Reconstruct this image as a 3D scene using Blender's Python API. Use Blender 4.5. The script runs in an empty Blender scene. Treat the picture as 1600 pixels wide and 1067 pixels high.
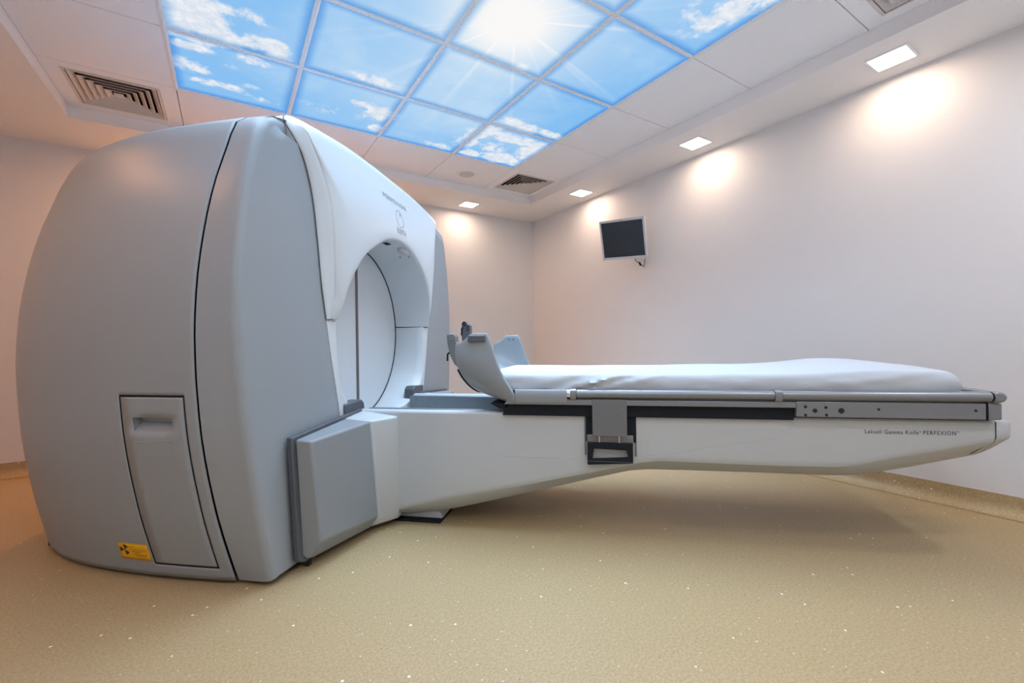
import bpy, bmesh, math, random
from mathutils import Vector, Matrix, noise
S = bpy.context.scene
COL = S.collection
PI = math.pi
random.seed(4)

# ------------------------------------------------------------------ camera
YAW, ROLL, FPX = .5719, -.0147, 690.
CAM = Vector((.8401, -3.8845, .88))
Fv = Vector((math.sin(YAW), math.cos(YAW), 0)); Rv = Vector((math.cos(YAW), -math.sin(YAW), 0)); Uv = Vector((0, 0, 1))
R2 = Rv * math.cos(ROLL) + Uv * math.sin(ROLL); U2 = -Rv * math.sin(ROLL) + Uv * math.cos(ROLL)
cam = bpy.data.cameras.new('camera'); camo = bpy.data.objects.new('camera', cam); COL.objects.link(camo)
cam.sensor_width = 36; cam.lens = FPX / 1600 * 36; cam.clip_start = .02; cam.clip_end = 60
m = Matrix.Identity(4)
for i in range(3):
    m[i][0] = R2[i]; m[i][1] = U2[i]; m[i][2] = -Fv[i]; m[i][3] = CAM[i]
camo.matrix_world = m
S.camera = camo
S.view_settings.view_transform = 'Standard'; S.view_settings.look = 'None'
S.view_settings.gamma = 1; S.view_settings.use_curve_mapping = False
S.view_settings.exposure = 0.62

# machine frame: u along the couch, b towards the near side, z up
ANG = -YAW - math.radians(11)
MU = Vector((math.cos(ANG), math.sin(ANG), 0)); MV = Vector((math.sin(ANG), -math.cos(ANG), 0))
MO = Vector((1.64298777, -1.35819475, 0)) + MV * .044
def at(px, py, b):
    """where the sight line of a measured point meets the upright plane at offset b: gives (u, z)"""
    r = Fv + R2 * (px - 800) / FPX - U2 * (py - 533.5) / FPX
    d = b + MO.dot(MV); t = (d - CAM.dot(MV)) / r.dot(MV); P = CAM + r * t
    return ((P - MO).dot(MU), P.z)

# ------------------------------------------------------------------ materials
def new_mat(name):
    mt = bpy.data.materials.new(name); mt.use_nodes = True
    return mt, mt.node_tree.nodes, mt.node_tree.links
def pbr(name, col, rough=.5, metal=0, var=.03, scale=8, bump=0, bscale=200, spec=.5):
    mt, N, L = new_mat(name); b = N['Principled BSDF']
    b.inputs['Roughness'].default_value = rough; b.inputs['Metallic'].default_value = metal
    b.inputs['Specular IOR Level'].default_value = spec
    tc = N.new('ShaderNodeTexCoord'); nz = N.new('ShaderNodeTexNoise'); nz.inputs['Scale'].default_value = scale
    nz.inputs['Detail'].default_value = 4
    L.new(tc.outputs['Object'], nz.inputs['Vector'])
    mx = N.new('ShaderNodeMix'); mx.data_type = 'RGBA'
    L.new(nz.outputs['Fac'], mx.inputs['Factor'])
    mx.inputs[6].default_value = (*[c * (1 - var) for c in col], 1); mx.inputs[7].default_value = (*[min(1, c * (1 + var)) for c in col], 1)
    L.new(mx.outputs[2], b.inputs['Base Color'])
    if bump:
        n2 = N.new('ShaderNodeTexNoise'); n2.inputs['Scale'].default_value = bscale; L.new(tc.outputs['Object'], n2.inputs['Vector'])
        bp = N.new('ShaderNodeBump'); bp.inputs['Strength'].default_value = bump; bp.inputs['Distance'].default_value = .002
        L.new(n2.outputs['Fac'], bp.inputs['Height']); L.new(bp.outputs['Normal'], b.inputs['Normal'])
    return mt
M = dict(
    wall=pbr('wall_paint', (.68, .685, .71), .55, var=.015, bump=.05, bscale=300, spec=.3),
    tile=pbr('ceiling_tile', (.87, .90, .96), .6, var=.01, spec=.3),
    soffit=pbr('soffit_paint', (.82, .82, .84), .6, var=.01, spec=.3),
    bar=pbr('white_ceiling_bar', (.80, .85, .92), .5, var=.01),
    grey=pbr('grey_cover', (.275, .305, .335), .42, var=.015, scale=3, spec=.45),
    white=pbr('white_cover', (.56, .60, .63), .38, var=.01, scale=3, spec=.45),
    chassis=pbr('chassis_paint', (.455, .485, .51), .42, var=.01, scale=3, spec=.4),
    greybox=pbr('grey_box_cover', (.235, .255, .275), .4, var=.015, spec=.4),
    shell=pbr('shell_plastic', (.25, .285, .315), .28, var=.015, spec=.5),
    steel=pbr('brushed_steel', (.20, .225, .25), .38, metal=.6, var=.08, scale=40),
    rail=pbr('anodised_rail', (.22, .235, .255), .33, metal=.4, var=.04, scale=20),
    plate=pbr('grey_plate', (.165, .175, .19), .45, metal=.4, var=.04, scale=20),
    dark=pbr('dark_plastic', (.011, .015, .021), .65, var=.05, spec=.15),
    dgrey=pbr('dark_grey_plastic', (.075, .085, .1), .42, var=.05),
    black=pbr('black_gap', (.012, .013, .015), .8, var=.02),
    chrome=pbr('chrome', (.75, .77, .8), .18, metal=1, var=.02),
    sheet=pbr('white_sheet', (.46, .50, .55), .85, var=.02, scale=14, bump=.15, bscale=260, spec=.2),
    ink=pbr('grey_ink', (.035, .04, .05), .5, var=.02),
    inkl=pbr('pale_grey_ink', (.18, .2, .23), .5, var=.02),
    yellow=pbr('yellow_label', (.80, .42, .005), .5, var=.03),
    brown=pbr('dark_brown_ink', (.06, .03, .01), .6, var=.02),
    gold=pbr('worn_brown_ink', (.34, .17, .004), .6, var=.02),
    bezel=pbr('monitor_bezel', (.55, .58, .62), .4, var=.02),
    screen=pbr('monitor_screen', (.028, .033, .042), .22, var=.02),
    bronze=pbr('rail_seal', (.16, .15, .15), .35, metal=.6, var=.05, scale=20),
    vent=pbr('vent_paint', (.62, .60, .585), .5, var=.01),
    speaker=pbr('speaker_grille', (.60, .60, .61), .6, var=.02),
)
def floor_mat():
    mt, N, L = new_mat('speckled_vinyl'); b = N['Principled BSDF']
    b.inputs['Roughness'].default_value = .42; b.inputs['Specular IOR Level'].default_value = .4
    g = N.new('ShaderNodeNewGeometry')
    def mix(fac, a, c, kind='MIX'):
        mx = N.new('ShaderNodeMix'); mx.data_type = 'RGBA'; mx.blend_type = kind
        if isinstance(fac, float): mx.inputs['Factor'].default_value = fac
        else: L.new(fac, mx.inputs['Factor'])
        for k, s in ((6, a), (7, c)):
            if isinstance(s, tuple): mx.inputs[k].default_value = (*s, 1)
            else: L.new(s, mx.inputs[k])
        return mx.outputs[2]
    def nz(sc, det=3):
        n = N.new('ShaderNodeTexNoise'); n.inputs['Scale'].default_value = sc; n.inputs['Detail'].default_value = det
        L.new(g.outputs['Position'], n.inputs['Vector']); return n.outputs['Fac']
    def rng(v, a, c, lo=0., hi=1.):
        r = N.new('ShaderNodeMapRange'); L.new(v, r.inputs['Value'])
        r.inputs['From Min'].default_value = a; r.inputs['From Max'].default_value = c
        r.inputs['To Min'].default_value = lo; r.inputs['To Max'].default_value = hi; return r.outputs['Result']
    def flecks(sc, rad, keep):
        v = N.new('ShaderNodeTexVoronoi'); v.inputs['Scale'].default_value = sc
        L.new(g.outputs['Position'], v.inputs['Vector'])
        sp = N.new('ShaderNodeSeparateColor'); L.new(v.outputs['Color'], sp.inputs['Color'])
        a = rng(v.outputs['Distance'], rad, rad * .6)
        k = N.new('ShaderNodeMath'); k.operation = 'LESS_THAN'; L.new(sp.outputs['Red'], k.inputs[0]); k.inputs[1].default_value = keep
        mm = N.new('ShaderNodeMath'); mm.operation = 'MULTIPLY'; L.new(a, mm.inputs[0]); L.new(k.outputs[0], mm.inputs[1])
        return mm.outputs[0]
    c = mix(rng(nz(130, 4), .35, .65), (.345, .25, .128), (.44, .335, .19))
    c = mix(rng(nz(420, 2), .62, .72, 0, .4), c, (.30, .20, .10))
    c = mix(rng(nz(300, 2), .60, .70, 0, .35), c, (.66, .60, .45))
    c = mix(flecks(26, .13, .16), c, (.86, .84, .76))
    c = mix(flecks(70, .16, .10), c, (.80, .76, .66))
    c = mix(flecks(60, .13, .10), c, (.13, .10, .07))
    L.new(c, b.inputs['Base Color'])
    return mt
M['floor'] = floor_mat()
def emit(name, col, st):
    mt, N, L = new_mat(name); N.remove(N['Principled BSDF'])
    e = N.new('ShaderNodeEmission'); e.inputs['Color'].default_value = (*col, 1); e.inputs['Strength'].default_value = st
    L.new(e.outputs[0], N['Material Output'].inputs['Surface']); return mt
M['lamp'] = emit('downlight_diffuser', (1, .93, .84), 3.2)

# ------------------------------------------------------------------ sky print on the backlit panels
def sky_mat():
    mt, N, L = new_mat('backlit_sky_print'); N.remove(N['Principled BSDF'])
    g = N.new('ShaderNodeNewGeometry'); tc = N.new('ShaderNodeTexCoord')
    def val(v, i, nd):
        if isinstance(v, (int, float)): nd.inputs[i].default_value = v
        else: L.new(v, nd.inputs[i])
    def mth(op, a, b=0., c=None, clamp=False):
        n = N.new('ShaderNodeMath'); n.operation = op; n.use_clamp = clamp; val(a, 0, n); val(b, 1, n)
        if c is not None: val(c, 2, n)
        return n.outputs[0]
    def ss(v, a, b, lo=0., hi=1.):
        r = N.new('ShaderNodeMapRange'); r.interpolation_type = 'SMOOTHSTEP'; L.new(v, r.inputs['Value'])
        for k, x in (('From Min', a), ('From Max', b), ('To Min', lo), ('To Max', hi)): r.inputs[k].default_value = x
        return r.outputs['Result']
    def mix(f, a, b):
        mx = N.new('ShaderNodeMix'); mx.data_type = 'RGBA'; val(f, 0, mx)
        for k, s in ((6, a), (7, b)):
            if isinstance(s, tuple): mx.inputs[k].default_value = (*s, 1)
            else: L.new(s, mx.inputs[k])
        return mx.outputs[2]
    sep = N.new('ShaderNodeSeparateXYZ'); L.new(g.outputs['Position'], sep.inputs[0]); X, Y = sep.outputs[0], sep.outputs[1]
    def noi(sc, det=8, rough=.62, sx=1, sy=1, off=0):
        mp = N.new('ShaderNodeMapping'); mp.inputs['Scale'].default_value = (sx, sy, 1); mp.inputs['Location'].default_value = (off, off * .7, 0)
        L.new(g.outputs['Position'], mp.inputs['Vector'])
        n = N.new('ShaderNodeTexNoise'); n.inputs['Scale'].default_value = sc; n.inputs['Detail'].default_value = det; n.inputs['Roughness'].default_value = rough
        n.inputs['Distortion'].default_value = .3
        L.new(mp.outputs[0], n.inputs['Vector']); return n.outputs['Fac']
    def bump(x, y, rx, ry, w, rot=0., kk=-1.05):
        dx = mth('SUBTRACT', X, x); dy = mth('SUBTRACT', Y, y)
        if rot:
            c, s = math.cos(rot), math.sin(rot)
            a = mth('ADD', mth('MULTIPLY', dx, c), mth('MULTIPLY', dy, s)); b2 = mth('SUBTRACT', mth('MULTIPLY', dy, c), mth('MULTIPLY', dx, s))
            dx, dy = a, b2
        d = mth('ADD', mth('POWER', mth('ABSOLUTE', mth('DIVIDE', dx, rx)), 2), mth('POWER', mth('ABSOLUTE', mth('DIVIDE', dy, ry)), 2))
        return mth('MULTIPLY', mth('EXPONENT', mth('MULTIPLY', d, kk)), w)
    # soft white clouds where the print has them
    B = [(.68, -1.36, .15, .16, 1.1), (.80, -1.27, .13, .10, .9), (.90, -1.47, .12, .06, .55), (.66, -1.21, .10, .07, .9),
         (.95, -1.29, .06, .07, .62), (1.05, -1.30, .08, .055, .95), (.68, -.90, .10, .07, .62), (.80, -.76, .16, .05, .5), (.98, -1.13, .10, .05, .5),
         (1.10, -1.22, .09, .035, .6), (.90, -1.00, .06, .05, .38), (.68, -1.10, .10, .05, .6), (1.05, -.72, .12, .05, .38), (.98, -.84, .06, .04, .4),
         (1.72, -.92, .09, .13, .72), (1.60, -.98, .09, .05, .55), (1.64, -1.28, .25, .06, .45), (1.45, -.80, .25, .09, .32), (1.75, -.72, .07, .06, .6),
         (2.40, -.90, .08, .14, .95), (2.45, -1.10, .08, .12, 1.0), (2.56, -1.26, .10, .07, 1.0), (2.70, -1.25, .10, .07, .95), (2.90, -1.27, .14, .045, .8), (2.45, -1.2, .08, .05, .9), (2.25, -.68, .13, .05, .6),
         (2.62, -.85, .12, .12, .55), (2.80, -.72, .18, .08, 1.0), (2.93, -.95, .09, .16, .85), (2.70, -1.07, .22, .07, .7), (2.52, -.68, .08, .06, .8),
         (2.84, -2.74, .08, .20, .85), (2.76, -2.6, .12, .12, .45), (2.92, -2.95, .10, .2, .8), (1.0, -2.2, .25, .2, .6), (1.4, -2.6, .3, .15, .5)]
    acc = None
    for x, y, rx, ry, w in B:
        v = bump(x, y, rx, ry, w, kk=-.72); acc = v if acc is None else mth('MAXIMUM', acc, v)
    nn = noi(7, 9, .66); n2 = noi(20, 6, .65, off=3.1)
    cf = mth('ADD', mth('MULTIPLY', acc, 1.12), mth('MULTIPLY', mth('SUBTRACT', nn, .5), 1.9)); cf = mth('ADD', cf, mth('MULTIPLY', mth('SUBTRACT', n2, .5), .55))
    cloud = ss(cf, .22, .66)
    cloud = mth('MULTIPLY', cloud, ss(acc, .10, .34))
    # base blue with pale haze towards the printed sun
    sd = bump(2.02, -2.12, .60, .60, 1.0); sw = bump(2.02, -2.10, .26, .28, 1.3)
    haze = mth('ADD', bump(1.9, -1.2, .75, .42, .55), mth('MULTIPLY', sd, .95)); haze = mth('ADD', haze, bump(2.2, -3.0, .8, .45, .45))
    haze = mth('ADD', haze, mth('MULTIPLY', ss(noi(2.6, 5, .6, off=8), .4, .75), .30))
    haze = mth('SUBTRACT', haze, bump(2.9, -1.55, .45, .3, .35), clamp=True)
    base = mix(haze, (.25, .55, .93), (.62, .80, .96))
    # rays
    ang = mth('ARCTAN2', mth('SUBTRACT', Y, -2.12), mth('SUBTRACT', X, 2.02))
    cx = N.new('ShaderNodeCombineXYZ'); L.new(mth('MULTIPLY', ang, 5.5), cx.inputs[0])
    rn = N.new('ShaderNodeTexNoise'); rn.inputs['Scale'].default_value = 1.; rn.inputs['Detail'].default_value = 3; L.new(cx.outputs[0], rn.inputs['Vector'])
    ray = mth('MULTIPLY', ss(rn.outputs['Fac'], .52, .72), bump(2.02, -2.12, .75, .75, .55))
    white = mth('ADD', mth('ADD', sw, ray), bump(2.25, -1.83, .035, .03, 1.3), clamp=True)
    col = mix(cloud, base, mix(ss(n2, .35, .7), (.70, .78, .90), (.93, .95, .97)))
    col = mix(white, col, (1.0, .99, .98))
    # the lamps behind each pane fall off towards its frame
    so = N.new('ShaderNodeSeparateXYZ'); L.new(tc.outputs['Object'], so.inputs[0])
    e = mth('MAXIMUM', mth('ABSOLUTE', so.outputs[0]), mth('ABSOLUTE', so.outputs[1]))
    edge = ss(e, .235, .296, 0, .9)
    hsv = N.new('ShaderNodeMix'); hsv.data_type = 'RGBA'; hsv.blend_type = 'MULTIPLY'; L.new(edge, hsv.inputs[0]); L.new(col, hsv.inputs[6]); hsv.inputs[7].default_value = (.28, .55, .84, 1)
    em = N.new('ShaderNodeEmission'); L.new(hsv.outputs[2], em.inputs['Color']); em.inputs['Strength'].default_value = .62
    L.new(em.outputs[0], N['Material Output'].inputs['Surface'])
    return mt
M['sky'] = sky_mat()

# ------------------------------------------------------------------ helpers
def tag(o, label, cat, group=None):
    o['label'] = label; o['category'] = cat
    if group: o['group'] = group
    return o
def empty(name, loc=(0, 0, 0), rz=0):
    o = bpy.data.objects.new(name, None); COL.objects.link(o); o.location = loc; o.rotation_euler = (0, 0, rz); o.empty_display_size = .1
    return o
def obj(name, bm, mat, parent=None, ang=35, bev=0, seg=2, solid=0, sub=0, label=None, loc=None):
    bmesh.ops.remove_doubles(bm, verts=bm.verts, dist=1e-5)
    bmesh.ops.recalc_face_normals(bm, faces=bm.faces)
    me = bpy.data.meshes.new(name); bm.to_mesh(me); bm.free()
    me.materials.append(mat)
    for p in me.polygons: p.use_smooth = True
    me.set_sharp_from_angle(angle=math.radians(ang))
    o = bpy.data.objects.new(name, me); COL.objects.link(o)
    if parent: o.parent = parent
    if loc: o.location = loc
    if solid: md = o.modifiers.new('solid', 'SOLIDIFY'); md.thickness = solid; md.offset = 0
    if bev: md = o.modifiers.new('bevel', 'BEVEL'); md.width = bev; md.segments = seg; md.limit_method = 'ANGLE'; md.angle_limit = math.radians(30)
    if sub: md = o.modifiers.new('sub', 'SUBSURF'); md.levels = sub; md.render_levels = sub
    if label: o['label'] = label
    return o
def struct(name, bm, mat, **k):
    o = obj(name, bm, mat, **k); o['kind'] = 'structure'; return o
def box(bm, x0, x1, y0, y1, z0, z1):
    v = [bm.verts.new((x, y, z)) for z in (z0, z1) for y in (y0, y1) for x in (x0, x1)]
    for f in ((0, 1, 3, 2), (4, 6, 7, 5), (0, 4, 5, 1), (2, 3, 7, 6), (0, 2, 6, 4), (1, 5, 7, 3)): bm.faces.new([v[i] for i in f])
def mbox(bm, u0, u1, b0, b1, z0, z1): box(bm, u0, u1, -b1, -b0, z0, z1)
def grid(bm, rows, closed=False):
    """rows of (u,b,z) points -> quads"""
    V = [[bm.verts.new((p[0], -p[1], p[2])) for p in r] for r in rows]
    for i in range(len(V) - 1):
        n = len(V[i])
        for j in range(n - (0 if closed else 1)):
            q = [V[i][j], V[i][(j + 1) % n], V[i + 1][(j + 1) % n], V[i + 1][j]]
            try: bm.faces.new(q)
            except ValueError: pass
    return V
def prism_b(bm, pts, b0, b1):
    """(u,z) outline thickened between b0 and b1"""
    A = [bm.verts.new((p[0], -b0, p[1])) for p in pts]; B = [bm.verts.new((p[0], -b1, p[1])) for p in pts]; n = len(pts)
    bm.faces.new(A); bm.faces.new(B[::-1])
    for i in range(n): bm.faces.new([A[i], A[(i + 1) % n], B[(i + 1) % n], B[i]])
def prism_u(bm, pts, u0, u1):
    """(b,z) outline thickened between u0 and u1"""
    A = [bm.verts.new((u0, -p[0], p[1])) for p in pts]; B = [bm.verts.new((u1, -p[0], p[1])) for p in pts]; n = len(pts)
    bm.faces.new(A); bm.faces.new(B[::-1])
    for i in range(n): bm.faces.new([A[i], A[(i + 1) % n], B[(i + 1) % n], B[i]])
def tube(bm, path, r, n=8):
    """path in (u,b,z)"""
    P = [Vector((p[0], -p[1], p[2])) for p in path]; rings = []
    for i, p in enumerate(P):
        d = (P[min(i + 1, len(P) - 1)] - P[max(i - 1, 0)]).normalized()
        a = d.orthogonal().normalized() if i == 0 else (rings[-1][1] - d * rings[-1][1].dot(d)).normalized()
        c = d.cross(a); rings.append(([bm.verts.new(p + (a * math.cos(2 * PI * k / n) + c * math.sin(2 * PI * k / n)) * r) for k in range(n)], a))
    for i in range(len(rings) - 1):
        A, B = rings[i][0], rings[i + 1][0]
        for k in range(n): bm.faces.new([A[k], A[(k + 1) % n], B[(k + 1) % n], B[k]])
    bm.faces.new(rings[0][0][::-1]); bm.faces.new(rings[-1][0])
def interp(tab, x):
    """smooth (monotone-ish Hermite) table lookup, tab sorted by x"""
    if x <= tab[0][0]: return tab[0][1]
    if x >= tab[-1][0]: return tab[-1][1]
    for i in range(len(tab) - 1):
        if tab[i][0] <= x <= tab[i + 1][0]: break
    def sl(k):
        if k == 0: return (tab[1][1] - tab[0][1]) / (tab[1][0] - tab[0][0])
        if k == len(tab) - 1: return (tab[-1][1] - tab[-2][1]) / (tab[-1][0] - tab[-2][0])
        return (tab[k + 1][1] - tab[k - 1][1]) / (tab[k + 1][0] - tab[k - 1][0])
    h = tab[i + 1][0] - tab[i][0]; t = (x - tab[i][0]) / h
    return ((2 * t**3 - 3 * t**2 + 1) * tab[i][1] + (t**3 - 2 * t**2 + t) * h * sl(i) + (3 * t**2 - 2 * t**3) * tab[i + 1][1] + (t**3 - t**2) * h * sl(i + 1))
def lin(tab, x):
    if x <= tab[0][0]: return tab[0][1]
    for a, b in zip(tab, tab[1:]):
        if x <= b[0]: return a[1] + (b[1] - a[1]) * (x - a[0]) / (b[0] - a[0])
    return tab[-1][1]
def catmull(P, n):
    """n points evenly spaced by length along a smooth curve through P"""
    Q = []
    for i in range(len(P) - 1):
        p0 = P[max(i - 1, 0)]; p1 = P[i]; p2 = P[i + 1]; p3 = P[min(i + 2, len(P) - 1)]
        for k in range(12):
            t = k / 12
            Q.append(tuple(.5 * (2 * p1[a] + (p2[a] - p0[a]) * t + (2 * p0[a] - 5 * p1[a] + 4 * p2[a] - p3[a]) * t * t + (3 * p1[a] - p0[a] - 3 * p2[a] + p3[a]) * t**3) for a in range(len(p1))))
    Q.append(tuple(P[-1])); D = [0]
    for a, b in zip(Q, Q[1:]): D.append(D[-1] + math.dist(a, b))
    out = []; j = 0
    for k in range(n):
        s = D[-1] * k / (n - 1)
        while j < len(D) - 2 and D[j + 1] < s: j += 1
        t = (s - D[j]) / max(1e-9, D[j + 1] - D[j]); out.append(tuple(Q[j][a] + (Q[j + 1][a] - Q[j][a]) * min(1, t) for a in range(len(Q[0]))))
    return out
def text_bm(bm, s, size, place, spacing=1.0, depth=.0008, align='LEFT', width=None, xs=1.0):
    cu = bpy.data.curves.new('t', 'FONT'); cu.body = s; cu.size = size; cu.space_character = spacing; cu.align_x = align; cu.resolution_u = 3
    o = bpy.data.objects.new('t', cu); COL.objects.link(o); bpy.context.view_layer.update()
    me = bpy.data.meshes.new_from_object(o.evaluated_get(bpy.context.evaluated_depsgraph_get()))
    xsv = [v.co.x for v in me.vertices]; w = max(xsv) - min(xsv); k = (width / w) if width else xs
    x0 = min(xsv)
    vm = [bm.verts.new(place((v.co.x - x0) * k - (width / 2 if (width and align == 'CENTER') else 0), v.co.y)) for v in me.vertices]
    for p in me.polygons:
        try: bm.faces.new([vm[i] for i in p.vertices])
        except ValueError: pass
    bpy.data.objects.remove(o); bpy.data.curves.remove(cu); bpy.data.meshes.remove(me)

# ------------------------------------------------------------------ room shell
XL, XR, YB, YF = -.78, 4.0086, .5368, -4.75
ZS, ZC = 2.340, 2.418                       # soffit, recessed field
RX0, RX1, RY1, RY0 = .006, 3.574, -.026, -3.574
WT = .12
bm = bmesh.new(); box(bm, XL - WT, XR + WT, YF - WT, YB + WT, -.1, 0); struct('floor', bm, M['floor'])
bm = bmesh.new(); box(bm, XL - WT, XR + WT, YB, YB + WT, 0, 2.6); struct('wall_back', bm, M['wall'])
bm = bmesh.new(); box(bm, XR, XR + WT, YF - WT, YB, 0, 2.6); struct('wall_right', bm, M['wall'])
bm = bmesh.new(); box(bm, XL - WT, XL, YF - WT, YB, 0, 2.6); struct('wall_left', bm, M['wall'])
bm = bmesh.new(); box(bm, XL, XR, YF - WT, YF, 0, 2.6); struct('wall_front', bm, M['wall'])
# lowered soffit ring
bm = bmesh.new()
box(bm, XL, XR, RY1, YB, ZS, 2.6); box(bm, XL, XR, YF, RY0, ZS, 2.6); box(bm, XL, RX0, RY0, RY1, ZS, 2.6); box(bm, RX1, XR, RY0, RY1, ZS, 2.6)
struct('ceiling_soffit', bm, M['soffit'], ang=20)
# plain ceiling tiles around the sky panels
gx = [RX0, .6, 1.2, 1.8, 2.4, 3.0, RX1]; gy = [RY1, -.6, -1.2, -1.8, -2.4, -3.0, RY0]
vents = {(0, 0), (5, 0), (5, 5)}
bm = bmesh.new()
for i in range(6):
    for j in range(6):
        if 1 <= i <= 4 and 1 <= j <= 4: continue
        g_ = .0022
        x0, x1, y1, y0 = gx[i] + g_, gx[i + 1] - g_, gy[j] - g_, gy[j + 1] + g_
        if (i, j) in vents:
            cx, cy = (.30, -.32) if i == 0 else ((3.30, -.32) if j == 0 else (3.29, -3.29)); h = .215
            for a in ((x0, cx - h, y0, y1), (cx + h, x1, y0, y1), (cx - h, cx + h, y0, cy - h), (cx - h, cx + h, cy + h, y1)):
                box(bm, a[0], a[1], a[2], a[3], ZC, ZC + .015)
        else: box(bm, x0, x1, y0, y1, ZC, ZC + .015)
struct('ceiling', bm, M['tile'], ang=20)
bm = bmesh.new(); box(bm, XL, XR, YF, YB, 2.56, 2.6); struct('ceiling_slab', bm, M['black'])
# thin grid of bars between the sky panels, each with a shallow ridge along it
def vbar(bm, c, a, b, axis):
    pr_ = [(-.0115, ZC + .003), (-.0115, ZC - .002), (0, ZC - .0062), (.0115, ZC - .002), (.0115, ZC + .003)]
    E = [[bm.verts.new((c + p, e, z) if axis == 0 else (e, c + p, z)) for p, z in pr_] for e in (a, b)]
    for i in range(5): bm.faces.new([E[0][i], E[0][(i + 1) % 5], E[1][(i + 1) % 5], E[1][i]])
    bm.faces.new(E[0]); bm.faces.new(E[1][::-1])
bm = bmesh.new()
for k in range(5):
    c = .6 + .6 * k
    vbar(bm, c, -3.011, -.589, 0)
    for q in range(4): vbar(bm, -c, .6112 + .6 * q, 1.1888 + .6 * q, 1)
struct('trim_1', bm, M['bar'], ang=10)
# coved skirting: the floor sheet turned up the wall
def cove(name, p0, p1, inward):
    d = Vector((p1[0] - p0[0], p1[1] - p0[1], 0)); n = Vector((inward[0], inward[1], 0)); bm = bmesh.new(); rows = []
    prof = [(.0, .100), (.003, .100), (.004, .060)] + [(.004 + .056 * (1 - math.cos(a * PI / 16)), .060 - .058 * math.sin(a * PI / 16)) for a in range(1, 9)] + [(.0, .0015)]
    for t in (0, 1):
        rows.append([bm.verts.new(Vector((p0[0], p0[1], 0)) + d * t + n * a + Vector((0, 0, z))) for a, z in prof])
    k = len(prof)
    for j in range(k): bm.faces.new([rows[0][j], rows[0][(j + 1) % k], rows[1][(j + 1) % k], rows[1][j]])
    struct(name, bm, M['floor'], ang=50)
cove('baseboard_back', (XL, YB), (XR, YB), (0, -1)); cove('baseboard_right', (XR, YB), (XR, YF), (-1, 0)); cove('baseboard_left', (XL, YF), (XL, YB), (1, 0))

# ------------------------------------------------------------------ sky panels, each a pane of its own
cn = {1: 'first column from the left', 2: 'second column from the left', 3: 'third column from the left', 4: 'column nearest the right wall'}
lab = {(1, 1): 'deep blue backlit ceiling panel with scattered wisps of cloud beside the left air vent',
       (1, 2): 'backlit ceiling panel with the big white cloud in its left half',
       (2, 1): 'pale blue backlit ceiling panel with small cloud in its right corner above the machine',
       (2, 2): 'plain periwinkle blue backlit ceiling panel above the machine crown',
       (3, 1): 'blue backlit ceiling panel in the far row beside the panel full of white cloud',
       (3, 2): 'light blue backlit ceiling panel crossed by a faint sunbeam below the printed sun',
       (3, 3): 'backlit ceiling panel with the blazing white printed sun',
       (2, 3): 'pale blue backlit ceiling panel left of the printed sun, cut by the top of the photo',
       (4, 1): 'smallest far corner backlit ceiling panel, lavender blue full of white cloud, beside the far vent',
       (4, 2): 'blue backlit ceiling panel with a row of white cumulus along its far edge',
       (4, 3): 'clear mid blue backlit ceiling panel to the right of the printed sun',
       (4, 4): 'backlit ceiling panel with a streak of white cloud at the right edge of the lit field',
       (1, 3): 'backlit ceiling panel above the big cloud, cut off by the top left of the photo',
       (1, 4): 'near left corner backlit ceiling panel, above the camera',
       (2, 4): 'near row backlit ceiling panel beside the left corner one, above the camera',
       (3, 4): 'sliver of backlit ceiling panel beyond the printed sun at the very top edge of the photo'}
pane0 = None
for (i, j), lb in lab.items():
    c = (.6 * i + .3, -.6 * j - .3, ZC + .004)
    if pane0 is None:
        bm = bmesh.new(); box(bm, -.29, .29, -.29, .29, 0, .012); pane0 = obj('sky_light_panel', bm, M['sky'], ang=20); o = pane0
    else: o = pane0.copy(); COL.objects.link(o)
    o.location = c; tag(o, lb, 'ceiling light panel', 'backlit sky panels set in the ceiling grid')
    ld = bpy.data.lights.new('sky_panel_lamp', 'AREA'); ld.shape = 'SQUARE'; ld.size = .56; ld.energy = 2.0 * (1.9 if i == 4 else .85) * (.6 if j == 4 else 1); ld.spread = math.radians(103)
    ld.color = (.56, .77, 1.0) if (i, j) != (3, 3) else (.62, .80, 1.0)
    if (i, j) in ((3, 3), (3, 2), (2, 3)): ld.energy = 2.5
    lo = bpy.data.objects.new('sky_panel_lamp', ld); COL.objects.link(lo); lo.parent = o; lo.location = (0, 0, -.0105)

# ------------------------------------------------------------------ recessed square downlights
dl = [((3.797, -3.022), 'largest square recessed downlight, nearest the camera above the right wall'),
      ((3.797, -1.862), 'middle square recessed downlight of the three along the right wall'),
      ((3.802, -.588), 'farthest square recessed downlight along the right wall, above the monitor'),
      ((3.012, .296), 'square recessed downlight in the far soffit above the back wall'),
      ((1.80, .296), 'square recessed downlight in the far soffit hidden behind the machine'),
      ((.60, .296), 'square recessed downlight in the far soffit behind the rounded machine back'),
      ((-.40, -1.30), 'added square downlight, out of view above the left wall beside the machine'),  # this and the next are unseen lamps, added to brighten the left side
      ((-.40, -2.45), 'added square downlight, out of view above the left wall nearest the camera'),
      ((-.1, -4.15), 'added fill downlight in the soffit behind the camera, leftmost of four'),  # from here on unseen lamps, added as fill light from behind the camera
      ((1.1, -4.15), 'added fill downlight in the soffit behind the camera, second from the left'),
      ((2.3, -4.15), 'added fill downlight in the soffit behind the camera, third from the left'),
      ((3.5, -4.15), 'added fill downlight in the soffit behind the camera, by the right wall')]
d0 = None
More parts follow.
